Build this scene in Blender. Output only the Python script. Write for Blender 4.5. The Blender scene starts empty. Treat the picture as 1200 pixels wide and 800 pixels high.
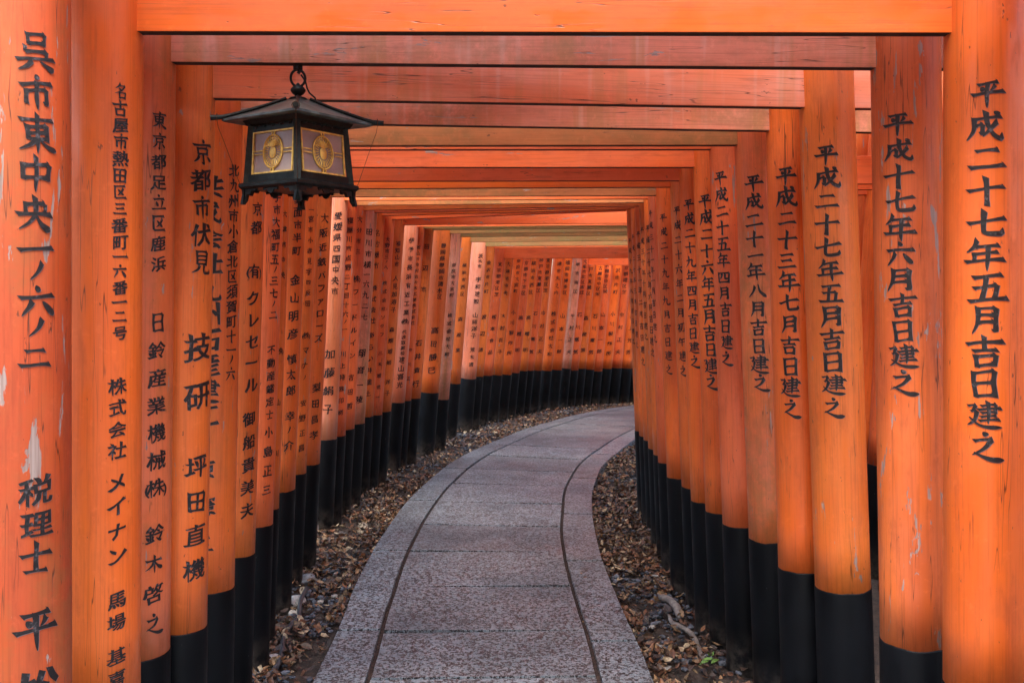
import bpy, bmesh, math, random
from mathutils import Vector, Matrix, noise
R = math.radians
random.seed(7)
sc = bpy.context.scene
COL = sc.collection

# ------------------------------------------------------------------ camera
F = 1100.0; EYE = 1.6; PITCH = math.atan(60/F)
cd = bpy.data.cameras.new('camera'); cam = bpy.data.objects.new('camera', cd); COL.objects.link(cam)
cam.location = (0, 0, EYE); cam.rotation_euler = (math.pi/2 - PITCH, 0, 0)
cd.sensor_width = 36; cd.lens = 36*F/1200; cd.clip_end = 800; cd.clip_start = 0.05
sc.camera = cam
cp, sp = math.cos(PITCH), math.sin(PITCH)

def ray(px, py):
    u = (px-600)/F; v = (400-py)/F
    return Vector((u, cp + v*sp, -sp + v*cp))
def drop(y):
    if y <= 8.5: return 0.0
    if y <= 16: return .0063*(y-8.5)**2
    return .0063*7.5**2 + .0945*(y-16) if y < 24 else .354+.756
def ground_z(x, y): return -drop(y)
def hit_above_ground(px, py, h):
    """point on the pixel's ray that stands h above the ground"""
    d = ray(px, py); y = 3.0
    for _ in range(60):
        z = ground_z(0, y) + h
        t = (z-EYE)/d.z
        y = .5*y + .5*d.y*t
    t = y/d.y
    return Vector((d.x*t, y, 0))
def zat(y, py, px=600):
    d = ray(px, py); return EYE + d.z*(y/d.y)

# ------------------------------------------------------------------ helpers
def link(name, me, mat=None, parent=None, loc=(0,0,0), rot=(0,0,0)):
    o = bpy.data.objects.new(name, me); COL.objects.link(o)
    o.location = loc; o.rotation_euler = rot
    if parent: o.parent = parent
    if mat:
        for m in (mat if isinstance(mat, (list, tuple)) else [mat]): me.materials.append(m)
    return o
def from_bm(name, bm, mat=None, parent=None, loc=(0,0,0), rot=(0,0,0), smooth=False):
    me = bpy.data.meshes.new(name)
    if smooth:
        for f in bm.faces: f.smooth = True
    bm.to_mesh(me); bm.free()
    return link(name, me, mat, parent, loc, rot)
def empty(name, loc, rz, label, cat, group=None):
    o = bpy.data.objects.new(name, None); COL.objects.link(o)
    o.location = loc; o.rotation_euler = (0,0,rz); o.empty_display_size = .1
    o['label'] = label; o['category'] = cat
    if group: o['group'] = group
    return o
def box(bm, c, s, rot=None, bevel=0.0):
    g = bmesh.ops.create_cube(bm, size=1)
    M = Matrix.Translation(c) @ (rot.to_4x4() if rot else Matrix.Identity(4)) @ Matrix.Diagonal((s[0], s[1], s[2], 1))
    bmesh.ops.transform(bm, matrix=M, verts=g['verts'])
    if bevel > 0:
        ed = list({e for v in g['verts'] for e in v.link_edges})
        bmesh.ops.bevel(bm, geom=ed, offset=bevel, segments=2, affect='EDGES', profile=.6)
def rings(bm, prof, seg=32, closed_ends=True, ax=lambda z: (0,0)):
    """lathe round z; prof = [(r,z),...]"""
    rows = []
    for r, z in prof:
        ox, oy = ax(z)
        rows.append([bm.verts.new((ox+r*math.cos(2*math.pi*k/seg), oy+r*math.sin(2*math.pi*k/seg), z)) for k in range(seg)])
    for a, b in zip(rows, rows[1:]):
        for k in range(seg):
            bm.faces.new((a[k], a[(k+1) % seg], b[(k+1) % seg], b[k]))
    if closed_ends:
        bm.faces.new(rows[0][::-1]); bm.faces.new(rows[-1])
def tube(bm, pts, rad, seg=8, closed=False):
    pts = [Vector(p) for p in pts]; n = len(pts); rows = []
    rr = rad if isinstance(rad, (list, tuple)) else [rad]*n
    up = Vector((0,0,1)); prev = None
    for i, p in enumerate(pts):
        if closed: t = (pts[(i+1) % n]-pts[i-1]).normalized()
        else: t = (pts[min(i+1, n-1)]-pts[max(i-1, 0)]).normalized()
        if prev is None:
            a = t.cross(up)
            if a.length < .1: a = t.cross(Vector((1,0,0)))
        else: a = prev - t*prev.dot(t)
        a.normalize(); prev = a; b = t.cross(a)
        rows.append([bm.verts.new(p + (a*math.cos(2*math.pi*k/seg) + b*math.sin(2*math.pi*k/seg))*rr[i]) for k in range(seg)])
    for i in range(n if closed else n-1):
        A, B = rows[i], rows[(i+1) % n]
        for k in range(seg): bm.faces.new((A[k], A[(k+1) % seg], B[(k+1) % seg], B[k]))
    if not closed:
        bm.faces.new(rows[0][::-1]); bm.faces.new(rows[-1])

# ------------------------------------------------------------------ materials
def newmat(name):
    m = bpy.data.materials.new(name); m.use_nodes = True
    nt = m.node_tree; nt.nodes.clear()
    out = nt.nodes.new('ShaderNodeOutputMaterial'); b = nt.nodes.new('ShaderNodeBsdfPrincipled')
    nt.links.new(b.outputs[0], out.inputs[0]); return m, nt, b
class N:
    def __init__(s, nt): s.nt = nt
    def tex(s, vec, scale, detail=3, rough=.55, dist=0.0):
        n = s.nt.nodes.new('ShaderNodeTexNoise'); n.inputs['Scale'].default_value = scale
        n.inputs['Detail'].default_value = detail; n.inputs['Roughness'].default_value = rough
        n.inputs['Distortion'].default_value = dist
        s.nt.links.new(vec, n.inputs['Vector']); return n.outputs['Fac']
    def map(s, vec, sc=(1,1,1), loc=None):
        n = s.nt.nodes.new('ShaderNodeMapping'); n.inputs['Scale'].default_value = sc
        s.nt.links.new(vec, n.inputs['Vector'])
        if loc: s.nt.links.new(loc, n.inputs['Location'])
        return n.outputs[0]
    def ramp(s, fac, a, b, lo=0.0, hi=1.0):
        n = s.nt.nodes.new('ShaderNodeMapRange'); n.interpolation_type = 'SMOOTHSTEP'
        n.inputs[1].default_value = a; n.inputs[2].default_value = b; n.inputs[3].default_value = lo; n.inputs[4].default_value = hi
        s.nt.links.new(fac, n.inputs[0]); return n.outputs[0]
    def mix(s, fac, a, b):
        n = s.nt.nodes.new('ShaderNodeMix'); n.data_type = 'RGBA'
        for v, i in ((a, 6), (b, 7)):
            if isinstance(v, tuple): n.inputs[i].default_value = (*v, 1)
            else: s.nt.links.new(v, n.inputs[i])
        if isinstance(fac, float): n.inputs[0].default_value = fac
        else: s.nt.links.new(fac, n.inputs[0])
        return n.outputs[2]
    def math(s, op, a, b):
        n = s.nt.nodes.new('ShaderNodeMath'); n.operation = op
        for v, i in ((a, 0), (b, 1)):
            if isinstance(v, (int, float)): n.inputs[i].default_value = v
            else: s.nt.links.new(v, n.inputs[i])
        return n.outputs[0]
    def bump(s, b, h, strength=.3, dist=.01, normal=None):
        n = s.nt.nodes.new('ShaderNodeBump'); n.inputs['Strength'].default_value = strength; n.inputs['Distance'].default_value = dist
        s.nt.links.new(h, n.inputs['Height'])
        if normal: s.nt.links.new(normal, n.inputs['Normal'])
        s.nt.links.new(n.outputs[0], b.inputs['Normal']); return n.outputs[0]
def coords(nt, which='Object', rnd=True):
    c = nt.nodes.new('ShaderNodeTexCoord').outputs[which]
    if not rnd: return c
    oi = nt.nodes.new('ShaderNodeObjectInfo')
    m = nt.nodes.new('ShaderNodeVectorMath'); m.operation = 'MULTIPLY_ADD'
    cx = nt.nodes.new('ShaderNodeCombineXYZ')
    for i in range(3): nt.links.new(oi.outputs['Random'], cx.inputs[i])
    nt.links.new(cx.outputs[0], m.inputs[0]); m.inputs[1].default_value = (17.3, 9.1, 31.7)
    nt.links.new(c, m.inputs[2]); return m.outputs[0]

def paint(name, base, dark, moss=0.0, wear=0.0, fade=0.0, rough=.42, beam=False, streak=0.0):
    """vermilion lacquer on wood; the grain runs along z on pillars and along x on beams"""
    m, nt, b = newmat(name); n = N(nt); v = coords(nt)
    g = (lambda l, w: (l, w, w)) if beam else (lambda l, w: (w, w, l))
    big = n.tex(n.map(v, g(.6, 2.2)), 1.6, 3)
    col = n.mix(n.ramp(big, .35, .68), base, dark)
    blot = n.tex(v, 7, 4, .6)                                    # mottling of the paint coat
    col = n.mix(n.ramp(blot, .5, .75, 0, .35), col, tuple(c*.72 for c in base))
    if fade:
        fd = n.tex(n.map(v, g(.9, 2)), 2.3, 4, .6)
        col = n.mix(n.ramp(fd, .42, .66, 0, fade), col, (.74, .31, .22))
    fine = n.tex(n.map(v, g(1.2, 60)), 3, 4, .6)                  # wood fibres
    col = n.mix(n.ramp(fine, .45, .78, 0, .42), col, tuple(c*.5 for c in dark))
    if streak:                                                    # rust and rain streaks run down
        st = n.tex(n.map(v, (5, 5, .25)), 3.0, 3, .6)
        col = n.mix(n.ramp(st, .50, .64, 0, streak), col, (.45, .20, .06))
        st2 = n.tex(n.map(v, (4, 4, .3)), 4.2, 3, .6)
        col = n.mix(n.ramp(st2, .52, .66, 0, streak*.8), col, (.78, .46, .38))
    if moss:
        ms = n.math('MULTIPLY', n.ramp(n.tex(n.map(v, g(.45, 1.6)), 3.3, 5, .65), .40, .62), moss)
        ms2 = n.math('MULTIPLY', ms, n.ramp(n.tex(v, 26, 4, .7), .25, .6))
        col = n.mix(ms2, col, (.17, .12, .035))
    gr = n.tex(n.map(v, g(1.1, 5)), 5.5, 5, .7)
    col = n.mix(n.ramp(gr, .50, .72, 0, .34), col, tuple(c*.50 for c in dark))
    gr2 = n.tex(v, 34, 4, .7)
    col = n.mix(n.ramp(gr2, .56, .74, 0, .30), col, tuple(min(1, c*1.12+.02) for c in base))
    # long drying cracks
    wv = n.math('ADD', n.tex(n.map(v, g(.55, 16)), 2.4, 2, .5), n.math('MULTIPLY', n.tex(v, 9, 2), .03))
    cr = n.ramp(n.math('ABSOLUTE', n.math('SUBTRACT', wv, .5), 0), .0, .007, 1, 0)
    gate = n.ramp(n.tex(n.map(v, g(.8, 3.3)), 2.1, 2), .48 - .10*wear, .56 - .06*wear)
    cr = n.math('MULTIPLY', cr, gate)
    col = n.mix(n.math('MULTIPLY', cr, .8), col, (.05, .018, .008))
    # chips, nicks and insect marks
    ch = n.tex(n.map(v, g(14, 38)), 1.6, 3, .7)
    nick = n.ramp(ch, .685, .72)
    col = n.mix(n.math('MULTIPLY', nick, .7), col, (.07, .03, .015))
    hgt = n.math('SUBTRACT', n.math('MULTIPLY', fine, .18), n.math('ADD', cr, nick))
    if wear:
        wr = n.tex(n.map(v, g(2.6, 16)), 1.9, 5, .65, .5)
        wm = n.ramp(wr, .66 - .07*wear, .68 - .07*wear)
        wcol = n.mix(n.ramp(fine, .35, .65), (.20, .17, .15), (.38, .33, .30))
        col = n.mix(n.math('MULTIPLY', wm, .85), col, wcol)
        hgt = n.math('SUBTRACT', hgt, n.math('MULTIPLY', wm, .6))
    nt.links.new(col, b.inputs['Base Color'])
    rg = n.ramp(n.math('ADD', n.math('MULTIPLY', blot, .5), n.math('MULTIPLY', gr, .5)), .38, .62, rough-.08, rough+.2)
    nt.links.new(rg, b.inputs['Roughness'])
    b.inputs['Specular IOR Level'].default_value = .5
    n.bump(b, hgt, .35, .0025)
    return m
FRESH = (.82, .172, .026); FRESH_D = (.72, .125, .019)
DEEP = (.79, .155, .038); DEEP_D = (.70, .115, .026)
PINK = (.80, .27, .16); PINK_D = (.72, .20, .11)
def family(beam):
    s = '_beam' if beam else ''
    return {
     'fresh': paint('vermilion_fresh'+s, FRESH, FRESH_D, rough=.38, beam=beam),
     'warm': paint('vermilion_warm'+s, (.80,.185,.03), (.68,.125,.02), moss=.16, rough=.42, beam=beam, wear=.18),
     'deep': paint('vermilion_deep'+s, DEEP, DEEP_D, rough=.45, beam=beam, wear=.15, fade=.1),
     'faded': paint('vermilion_faded'+s, PINK, PINK_D, moss=.42, wear=.25, fade=.6, rough=.42, beam=beam, streak=.45),
     'salmon': paint('vermilion_salmon'+s, (.80,.215,.10), (.74,.17,.07), fade=.6, rough=.36, beam=beam, streak=.3),
     'blush': paint('vermilion_blush'+s, (.76,.17,.05), (.66,.13,.035), moss=.5, wear=.2, fade=.15, rough=.36, beam=beam),
     'aged': paint('vermilion_aged'+s, (.60,.095,.020), (.46,.065,.016), moss=.35, wear=.7, rough=.48, beam=beam),
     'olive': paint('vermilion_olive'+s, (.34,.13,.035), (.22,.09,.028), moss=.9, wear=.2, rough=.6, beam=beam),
     'mossy': paint('vermilion_mossy'+s, (.60,.20,.06), (.48,.15,.045), moss=.6, wear=.3, rough=.6, beam=beam),
     'worn': paint('vermilion_worn'+s, (.76,.165,.028), (.52,.09,.022), wear=.85, fade=.1, rough=.45, beam=beam),
    }
POST = family(False); BEAM = family(True)

def mat_black(name, c=(.0014,.0017,.0026), rough=.42):
    m, nt, b = newmat(name); n = N(nt); v = coords(nt)
    fine = n.tex(n.map(v, (40, 40, 1.1)), 3, 4, .6)
    big = n.tex(v, 5, 4, .6)
    col = n.mix(n.ramp(big, .4, .7), c, tuple(x*1.9 for x in c))
    dust = n.ramp(n.tex(v, 45, 4, .75), .68, .8, 0, .15)
    col = n.mix(dust, col, (.05, .045, .04))
    chip = n.ramp(n.tex(n.map(v, (11, 11, 3.5)), 3.5, 5, .75), .70, .725)
    col = n.mix(n.math('MULTIPLY', chip, .8), col, (.30, .29, .27))
    # mud splashed up from the ground (real dirt, lowest hand's breadth)
    sz = nt.nodes.new('ShaderNodeSeparateXYZ'); nt.links.new(nt.nodes.new('ShaderNodeTexCoord').outputs['Object'], sz.inputs[0])
    mud = n.math('MULTIPLY', n.ramp(sz.outputs[2], .0, .22, 1, 0), n.ramp(n.tex(v, 18, 4, .7), .35, .65))
    col = n.mix(n.math('MULTIPLY', mud, .75), col, (.075, .060, .048))
    nt.links.new(col, b.inputs['Base Color'])
    nt.links.new(n.ramp(big, .3, .7, rough, rough+.2), b.inputs['Roughness'])
    b.inputs['Specular IOR Level'].default_value = .16
    n.bump(b, n.math('ADD', fine, n.math('MULTIPLY', chip, -1.0)), .3, .002)
    return m
BLACK = mat_black('black_base_paint')
m, nt, b = newmat('ink'); n = N(nt); v = coords(nt)
nt.links.new(n.mix(n.ramp(n.tex(v, 60, 4, .7), .55, .72), (.010,.008,.009), (.10,.09,.10)), b.inputs['Base Color'])
b.inputs['Roughness'].default_value = .5; n.bump(b, n.tex(v, 90, 3), .5, .003); INK = m
m, nt, b = newmat('ink_edge'); b.inputs['Base Color'].default_value = (.17,.15,.16,1); b.inputs['Roughness'].default_value = .6; INKEDGE = m

m, nt, b = newmat('granite_paver'); n = N(nt); v = coords(nt, rnd=False)
vo = nt.nodes.new('ShaderNodeTexVoronoi'); vo.inputs['Scale'].default_value = 94; nt.links.new(v, vo.inputs['Vector'])
sx = nt.nodes.new('ShaderNodeSeparateXYZ'); nt.links.new(vo.outputs['Color'], sx.inputs[0])
spk = n.ramp(sx.outputs[0], .38, .70)
col = n.mix(spk, (.003,.004,.006), (.205,.26,.295))
vo2 = nt.nodes.new('ShaderNodeTexVoronoi'); vo2.inputs['Scale'].default_value = 230; nt.links.new(v, vo2.inputs['Vector'])
sx2 = nt.nodes.new('ShaderNodeSeparateXYZ'); nt.links.new(vo2.outputs['Color'], sx2.inputs[0])
col = n.mix(n.ramp(sx2.outputs[1], .72, .8, 0, .6), col, (.42,.43,.45))
big = n.tex(v, 1.6, 5, .6)
col = n.mix(n.ramp(big, .40, .68, 0, .42), col, (.040,.040,.043))
at = nt.nodes.new('ShaderNodeAttribute'); at.attribute_name = 'slab'
col = n.mix(n.ramp(at.outputs['Fac'], 0, 1, 0, .3), col, (.045,.048,.055))
nt.links.new(col, b.inputs['Base Color'])
nt.links.new(n.ramp(big, .35, .7, .32, .52), b.inputs['Roughness'])
hh = n.math('ADD', n.math('MULTIPLY', sx.outputs[0], .6), n.math('MULTIPLY', n.tex(v, 160, 3, .7), .8))
n.bump(b, hh, .55, .003); GRANITE = m
m, nt, b = newmat('joint_dirt'); n = N(nt); v = coords(nt, rnd=False)
nt.links.new(n.mix(n.ramp(n.tex(v, 60, 4, .7), .4, .65), (.014,.009,.007), (.055,.030,.022)), b.inputs['Base Color'])
b.inputs['Roughness'].default_value = .9; JOINT = m
m, nt, b = newmat('forest_soil'); n = N(nt); v = coords(nt, rnd=False)
c1 = n.mix(n.ramp(n.tex(v, 14, 6, .7), .35, .65), (.018,.013,.010), (.065,.044,.032))
c1 = n.mix(n.ramp(n.tex(v, 85, 4, .7), .55, .7, 0, .8), c1, (.10,.085,.07))
nt.links.new(c1, b.inputs['Base Color']); b.inputs['Roughness'].default_value = .9
n.bump(b, n.tex(v, 60, 6, .7), .8, .02); SOIL = m

def flat(name, c, rough=.7, metal=0.0, var=.35, scale=40, bump=.3):
    m, nt, b = newmat(name); n = N(nt); v = coords(nt)
    f = n.tex(v, scale, 4, .65)
    nt.links.new(n.mix(n.ramp(f, .35, .7), tuple(x*(1-var) for x in c), tuple(min(1, x*(1+var)) for x in c)), b.inputs['Base Color'])
    b.inputs['Roughness'].default_value = rough; b.inputs['Metallic'].default_value = metal
    if bump: n.bump(b, f, bump, .002)
    return m

UNDERSHADE = flat('shaded_underside', (.035,.016,.010), .9, var=.5, scale=20)  # dark colour that paints in the shade under the tie beams
# ------------------------------------------------------------------ brush-lettered glyphs
# the characters that show largest, written stroke by stroke: kind letter + points on a 100 x 100 square (y down)
STROKES = {
'平':'h25,20,75,15|d33,29,42,43|p69,27,65,35,57,43|h8,54,93,47|t50,18,50,97',
'成':'h22,30,86,23|p24,30,21,62,6,92|h26,50,45,46|k45,46,43,74,34,68|c50,5,55,42,70,76,90,91,92,70|p78,40,64,62,44,84|d68,5,81,17',
'二':'h25,30,76,25|h10,76,92,70','十':'h8,46,93,39|v50,8,50,95','七':'h8,48,92,33|c45,10,44,60,51,81,88,80,88,63',
'年':'p33,3,25,22,8,38|h28,22,80,17|h26,44,78,39|v27,44,27,67|h5,69,95,62|t56,20,56,98',
'五':'h18,18,82,13|v48,17,38,84|h20,48,70,43|v70,43,64,84|h6,88,95,82',
'月':'p28,12,27,60,12,95|h30,15,72,11|k73,11,74,88,62,81|h31,37,70,34|h30,59,70,56',
'吉':'h8,26,93,20|v50,5,50,47|h24,49,78,44|v28,62,32,95|h29,64,73,60|v73,60,69,93|h32,91,69,88',
'日':'v25,12,27,93|h27,15,74,11|v74,11,74,93|h28,51,72,48|h28,89,72,86',
'建':'h42,16,80,12|v80,12,78,40|h34,29,95,24|h42,42,78,38|h40,55,82,51|h36,69,90,64|t60,3,60,80|h8,18,29,13|p29,13,24,27,17,36|h17,37,31,35|p31,35,25,66,6,84|n12,58,34,80,60,90,97,90',
'之':'d45,3,55,17|h22,33,68,27|p68,27,48,56,14,78|n20,70,45,83,70,92,97,91',
'一':'h8,54,93,47','三':'h20,22,80,16|h26,50,74,45|h8,83,93,76','八':'p38,26,29,60,6,88|n52,16,66,56,95,86',
'九':'p38,5,35,50,6,94|h14,37,64,31|c64,31,61,70,70,87,93,84,93,65',
'四':'v14,24,18,86|h16,27,85,22|v85,22,80,86|p38,28,36,48,26,62|c58,27,58,52,62,58,74,56,74,50|h19,82,80,79',
'六':'d47,3,55,21|h8,39,93,32|p36,48,28,70,10,94|d60,48,88,91','ノ':'p64,18,54,46,34,72',
'市':'d47,1,54,15|h8,27,93,21|v24,42,26,82|h25,45,76,40|k76,40,75,80,65,74|t50,22,50,98',
'東':'h10,18,90,13|v26,30,29,66|h27,33,74,29|v74,29,71,65|h29,48,71,45|h29,63,71,60|t50,3,50,98|p46,63,30,80,6,92|n53,62,72,80,96,90',
'中':'v18,26,22,66|h20,29,82,24|v82,24,78,64|h22,62,78,59|t50,3,50,98',
'央':'v26,22,27,50|h27,25,76,20|v76,20,75,48|h6,54,95,47|p50,4,48,55,10,94|n51,52,68,76,94,93',
'呉':'v30,5,33,33|h31,8,70,4|v70,4,68,31|h33,30,68,28|v24,37,24,51|h24,52,74,47|v74,47,72,65|h4,70,96,63|p38,73,28,85,8,97|n58,72,76,85,93,96',
'士':'h8,42,93,36|v50,6,50,88|h22,91,80,87','田':'v16,18,19,90|h17,21,84,16|v84,16,82,90|v50,19,50,86|h18,53,83,50|h19,87,82,84',
'京':'d47,1,54,14|h8,25,93,19|v28,36,30,60|h29,38,72,34|v72,34,70,60|h30,58,70,55|k51,58,51,95,40,88|p32,66,24,78,10,90|d68,66,88,86',
'大':'h8,36,93,30|p50,5,46,50,8,94|n51,36,66,68,96,93','小':'k50,5,50,93,38,86|p28,36,20,58,8,72|d70,34,93,68',
'山':'v50,8,50,84|v14,38,15,84|h15,86,86,83|v86,36,86,90','川':'p20,14,19,55,8,90|v50,18,50,82|v82,10,82,94',
'正':'h14,16,86,11|v52,15,52,88|h52,50,80,47|v24,46,24,88|h5,91,95,86','子':'h22,16,74,12|p74,12,66,26,52,36|k52,36,56,90,42,86|h6,56,94,50',
'太':'h8,34,93,28|p50,5,46,50,8,92|n51,34,66,66,96,91|d44,70,56,86','木':'h10,32,90,27|t50,5,50,97|p48,34,34,58,6,78|n52,34,68,56,96,74',
'区':'h12,14,84,10|v16,14,16,88|h16,88,90,85|p70,26,56,52,30,72|d34,34,72,70','有':'h8,26,93,20|p46,4,34,34,6,62|v34,42,34,96|h35,44,74,40|k75,40,75,92,64,87|h36,58,73,56|h36,73,73,71',
'古':'h8,30,93,24|v50,5,50,54|v26,54,29,94|h27,57,75,53|v75,53,71,94|h29,90,71,87','名':'p44,3,34,20,16,34|h40,16,72,13|p72,13,52,44,10,66|d36,28,50,40|v38,58,40,96|h40,61,80,57|v80,57,77,95|h40,91,77,88',
'立':'d46,3,55,17|h16,32,86,27|d30,42,40,70|p72,40,68,56,58,80|h5,88,95,82','見':'v26,6,28,62|h27,9,72,5|v72,5,71,61|h28,25,71,23|h28,42,71,40|h28,59,71,57|p38,64,32,80,8,95|c60,62,60,84,66,90,92,88,92,74',
}
PROF = {'h': (1.0,.62,.55,.55,.60,.78,1.1), 'v': (1.05,.84,.78,.78,.80,.86,.95), 't': (1.05,.84,.80,.78,.72,.48,.10),
        'p': (1.1,.92,.84,.72,.55,.34,.06), 'n': (.38,.50,.66,.88,1.15,1.32,.12), 'd': (.15,.6,.95,1.15,1.2,1.0,.35),
        'k': (1.05,.82,.78,.84,1.0,.75,.08), 'c': (1.0,.80,.76,.82,.92,1.0,.08)}
def brush_glyph(ch):
    V = []; Fc = []; rb = random.Random(ord(ch))
    parts = STROKES[ch].split('|'); W = .146 if len(parts) < 8 else .118
    for si, st in enumerate(parts):
        kd = st[0]; q = [float(x) for x in st[1:].split(',')]
        P = [Vector(((q[j]-50)/100*1.04, (50-q[j+1])/100*1.02)) for j in range(0, len(q), 2)]
        P = [p + Vector((rb.uniform(-.008,.008), rb.uniform(-.008,.008))) for p in P]
        if kd == 'h' and len(P) == 2: m = (P[0]+P[1])/2 + Vector((0, .012)); P = [P[0], m, P[1]]
        if kd in 'vt' and len(P) == 2: P = [P[0], (P[0]+P[1])/2 + Vector((rb.uniform(-.006,.006), 0)), P[1]]
        n_ = 14; S = []
        for k in range(n_+1):
            if kd == 'k':                                      # sharp hook
                L0 = (P[1]-P[0]).length; L1 = (P[2]-P[1]).length; f = k/n_
                S.append(P[0].lerp(P[1], f/.72) if f < .72 else P[1].lerp(P[2], (f-.72)/.28))
            elif kd == 'c':
                m_ = len(P)-2; f = k/n_
                S.append(crom2(P[:-1], f/.82*m_) if f < .82 else P[-2].lerp(P[-1], (f-.82)/.18))
            else: S.append(crom2(P, k/n_*(len(P)-1)))
        L = sum((b-a).length for a, b in zip(S, S[1:])); pr = PROF[kd]; w0 = W*(1.0 if L > .3 else .85)*rb.uniform(.92, 1.1)
        base = len(V)
        for k, p in enumerate(S):
            t = (S[min(k+1, n_)]-S[max(k-1, 0)])
            if t.length < 1e-6: t = Vector((1, 0))
            t.normalize(); nr_ = Vector((-t.y, t.x)); f = k/n_*(len(pr)-1); a = int(min(f, len(pr)-1.001)); w = (pr[a]+(pr[a+1]-pr[a])*(f-a))*w0/2
            w *= 1+.10*noise.noise(Vector((p.x*9, p.y*9, ord(ch)*.37+si)))
            l, r = p+nr_*w, p-nr_*w
            if k == 0 and kd == 'h': l -= t*w*.7; r += t*w*.8
            if k == n_ and kd == 'h': l += -t*w*1.1 + nr_*w*.35; r += t*w*.5
            if k == 0 and kd in 'vtkcp': r -= t*w*1.0; l += t*w*.5
            if k == n_ and kd == 'v': r -= t*w*.4; l += t*w*.4
            V.append((l.x, l.y, .00004*si)); V.append((r.x, r.y, .00004*si))
        for k in range(n_): Fc.append([base+2*k+1, base+2*k+3, base+2*k+2, base+2*k])
    return V, Fc
def crom2(P, t):
    n_ = len(P)-1; k = min(int(t), n_-1); f = t-k
    p0, p1, p2, p3 = P[max(k-1, 0)], P[k], P[k+1], P[min(k+2, n_)]
    return .5*((2*p1)+(-p0+p2)*f+(2*p0-5*p1+4*p2-p3)*f*f+(-p0+3*p1-3*p2+p3)*f**3)
_gl = {}
def glyph(ch):
    """outline of a character, re-shaped towards brush lettering: slanted, swelling, uneven strokes"""
    if ch in _gl: return _gl[ch]
    if ch in STROKES:
        _gl[ch] = brush_glyph(ch); return _gl[ch]
    c = bpy.data.curves.new('tmp', 'FONT'); c.body = ch; c.resolution_u = 2
    o = bpy.data.objects.new('tmp', c); COL.objects.link(o); bpy.context.view_layer.update()
    me = o.to_mesh(); bm = bmesh.new(); bm.from_mesh(me); o.to_mesh_clear()
    bpy.data.objects.remove(o); bpy.data.curves.remove(c)
    bmesh.ops.remove_doubles(bm, verts=bm.verts, dist=1e-5)
    # outward normals at rim vertices
    dense = min(1.0, max(0.0, (len(bm.verts)-120)/260))
    move = {}; caps = {}
    rim = [e for e in bm.edges if len(e.link_faces) == 1]
    nrm = {}
    def enorm(e):
        a, b2 = e.verts[0].co, e.verts[1].co; t = b2-a
        nn = Vector((t.y, -t.x, 0))
        if nn.length < 1e-9: return Vector((0,0,0))
        nn.normalize(); cen = e.link_faces[0].calc_center_median()
        return nn if nn.dot((a+b2)/2 - cen) > 0 else -nn
    en = {e: enorm(e) for e in rim}
    adj = {}
    for e in rim:
        for v_ in e.verts: adj.setdefault(v_, []).append(e)
    for v_, es in adj.items():
        s = Vector((0,0,0))
        for e in es: s += en[e]
        if s.length > 1e-6: s.normalize()
        gx, gy = .032 - .022*dense, .015 - .010*dense
        k_ = 1 + 1.1*noise.noise(Vector((v_.co.x*4.3, v_.co.y*4.3, len(bm.verts))))
        move[v_] = Vector((s.x*gx*k_, s.y*gy*k_, 0))
    for e in rim:
        L = e.calc_length()
        if not (.045 < L < .10): continue
        ok = True
        for v_ in e.verts:
            o_ = [x for x in adj[v_] if x is not e]
            if len(o_) != 1 or abs(en[o_[0]].dot(en[e])) > .55 or o_[0].calc_length() < .07: ok = False; break
            other = e.other_vert(v_)
            # convex corner: the neighbour edge runs away, back into the stroke
            w = o_[0].other_vert(v_).co - v_.co
            if w.dot(en[e]) > 0: ok = False; break
        if not ok: continue
        a, b2 = e.verts; nn = en[e]
        if nn.x < -.6:      # left start of a horizontal: slanted entry
            hi, lo = (a, b2) if a.co.y > b2.co.y else (b2, a)
            move[hi] += Vector((-.040, .018, 0)); move[lo] += Vector((.034, .006, 0))
        elif nn.x > .6:     # right end: heavy, cut downwards
            hi, lo = (a, b2) if a.co.y > b2.co.y else (b2, a)
            move[hi] += Vector((-.036, .034, 0)); move[lo] += Vector((.040, -.018, 0))
        elif nn.y > .6:     # top start of a vertical
            l, r = (a, b2) if a.co.x < b2.co.x else (b2, a)
            move[l] += Vector((-.030, .036, 0)); move[r] += Vector((.012, -.030, 0))
        else:               # foot of a vertical: tapers off
            l, r = (a, b2) if a.co.x < b2.co.x else (b2, a)
            move[l] += Vector((.016, .020, 0)); move[r] += Vector((-.020, -.024, 0))
    h0 = random.Random(ord(ch)).random()*50
    for v_, mv in move.items():
        w = noise.noise_vector(Vector((v_.co.x*5, v_.co.y*5, h0)))*.026
        v_.co += mv + Vector((w.x, w.y, 0))
    for v_ in bm.verts:
        x, y = v_.co.x-.5, v_.co.y-.38
        v_.co = Vector((x*(1.05), .95*y + .16*x + .04*x*x, 0))
    for k in range(-4, 5):
        bmesh.ops.bisect_plane(bm, geom=bm.verts[:]+bm.edges[:]+bm.faces[:], plane_co=(k*.11, 0, 0), plane_no=(1,0,0))
    bm.normal_update()
    for f in bm.faces:
        if f.normal.z < 0: f.normal_flip()
    bm.verts.index_update()
    _gl[ch] = ([tuple(v_.co) for v_ in bm.verts], [[v_.index for v_ in f.verts] for f in bm.faces])
    bm.free(); return _gl[ch]

def weight(ch): return {'一': .75, 'ノ': .75, '　': .8}.get(ch, 1.0)

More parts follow.
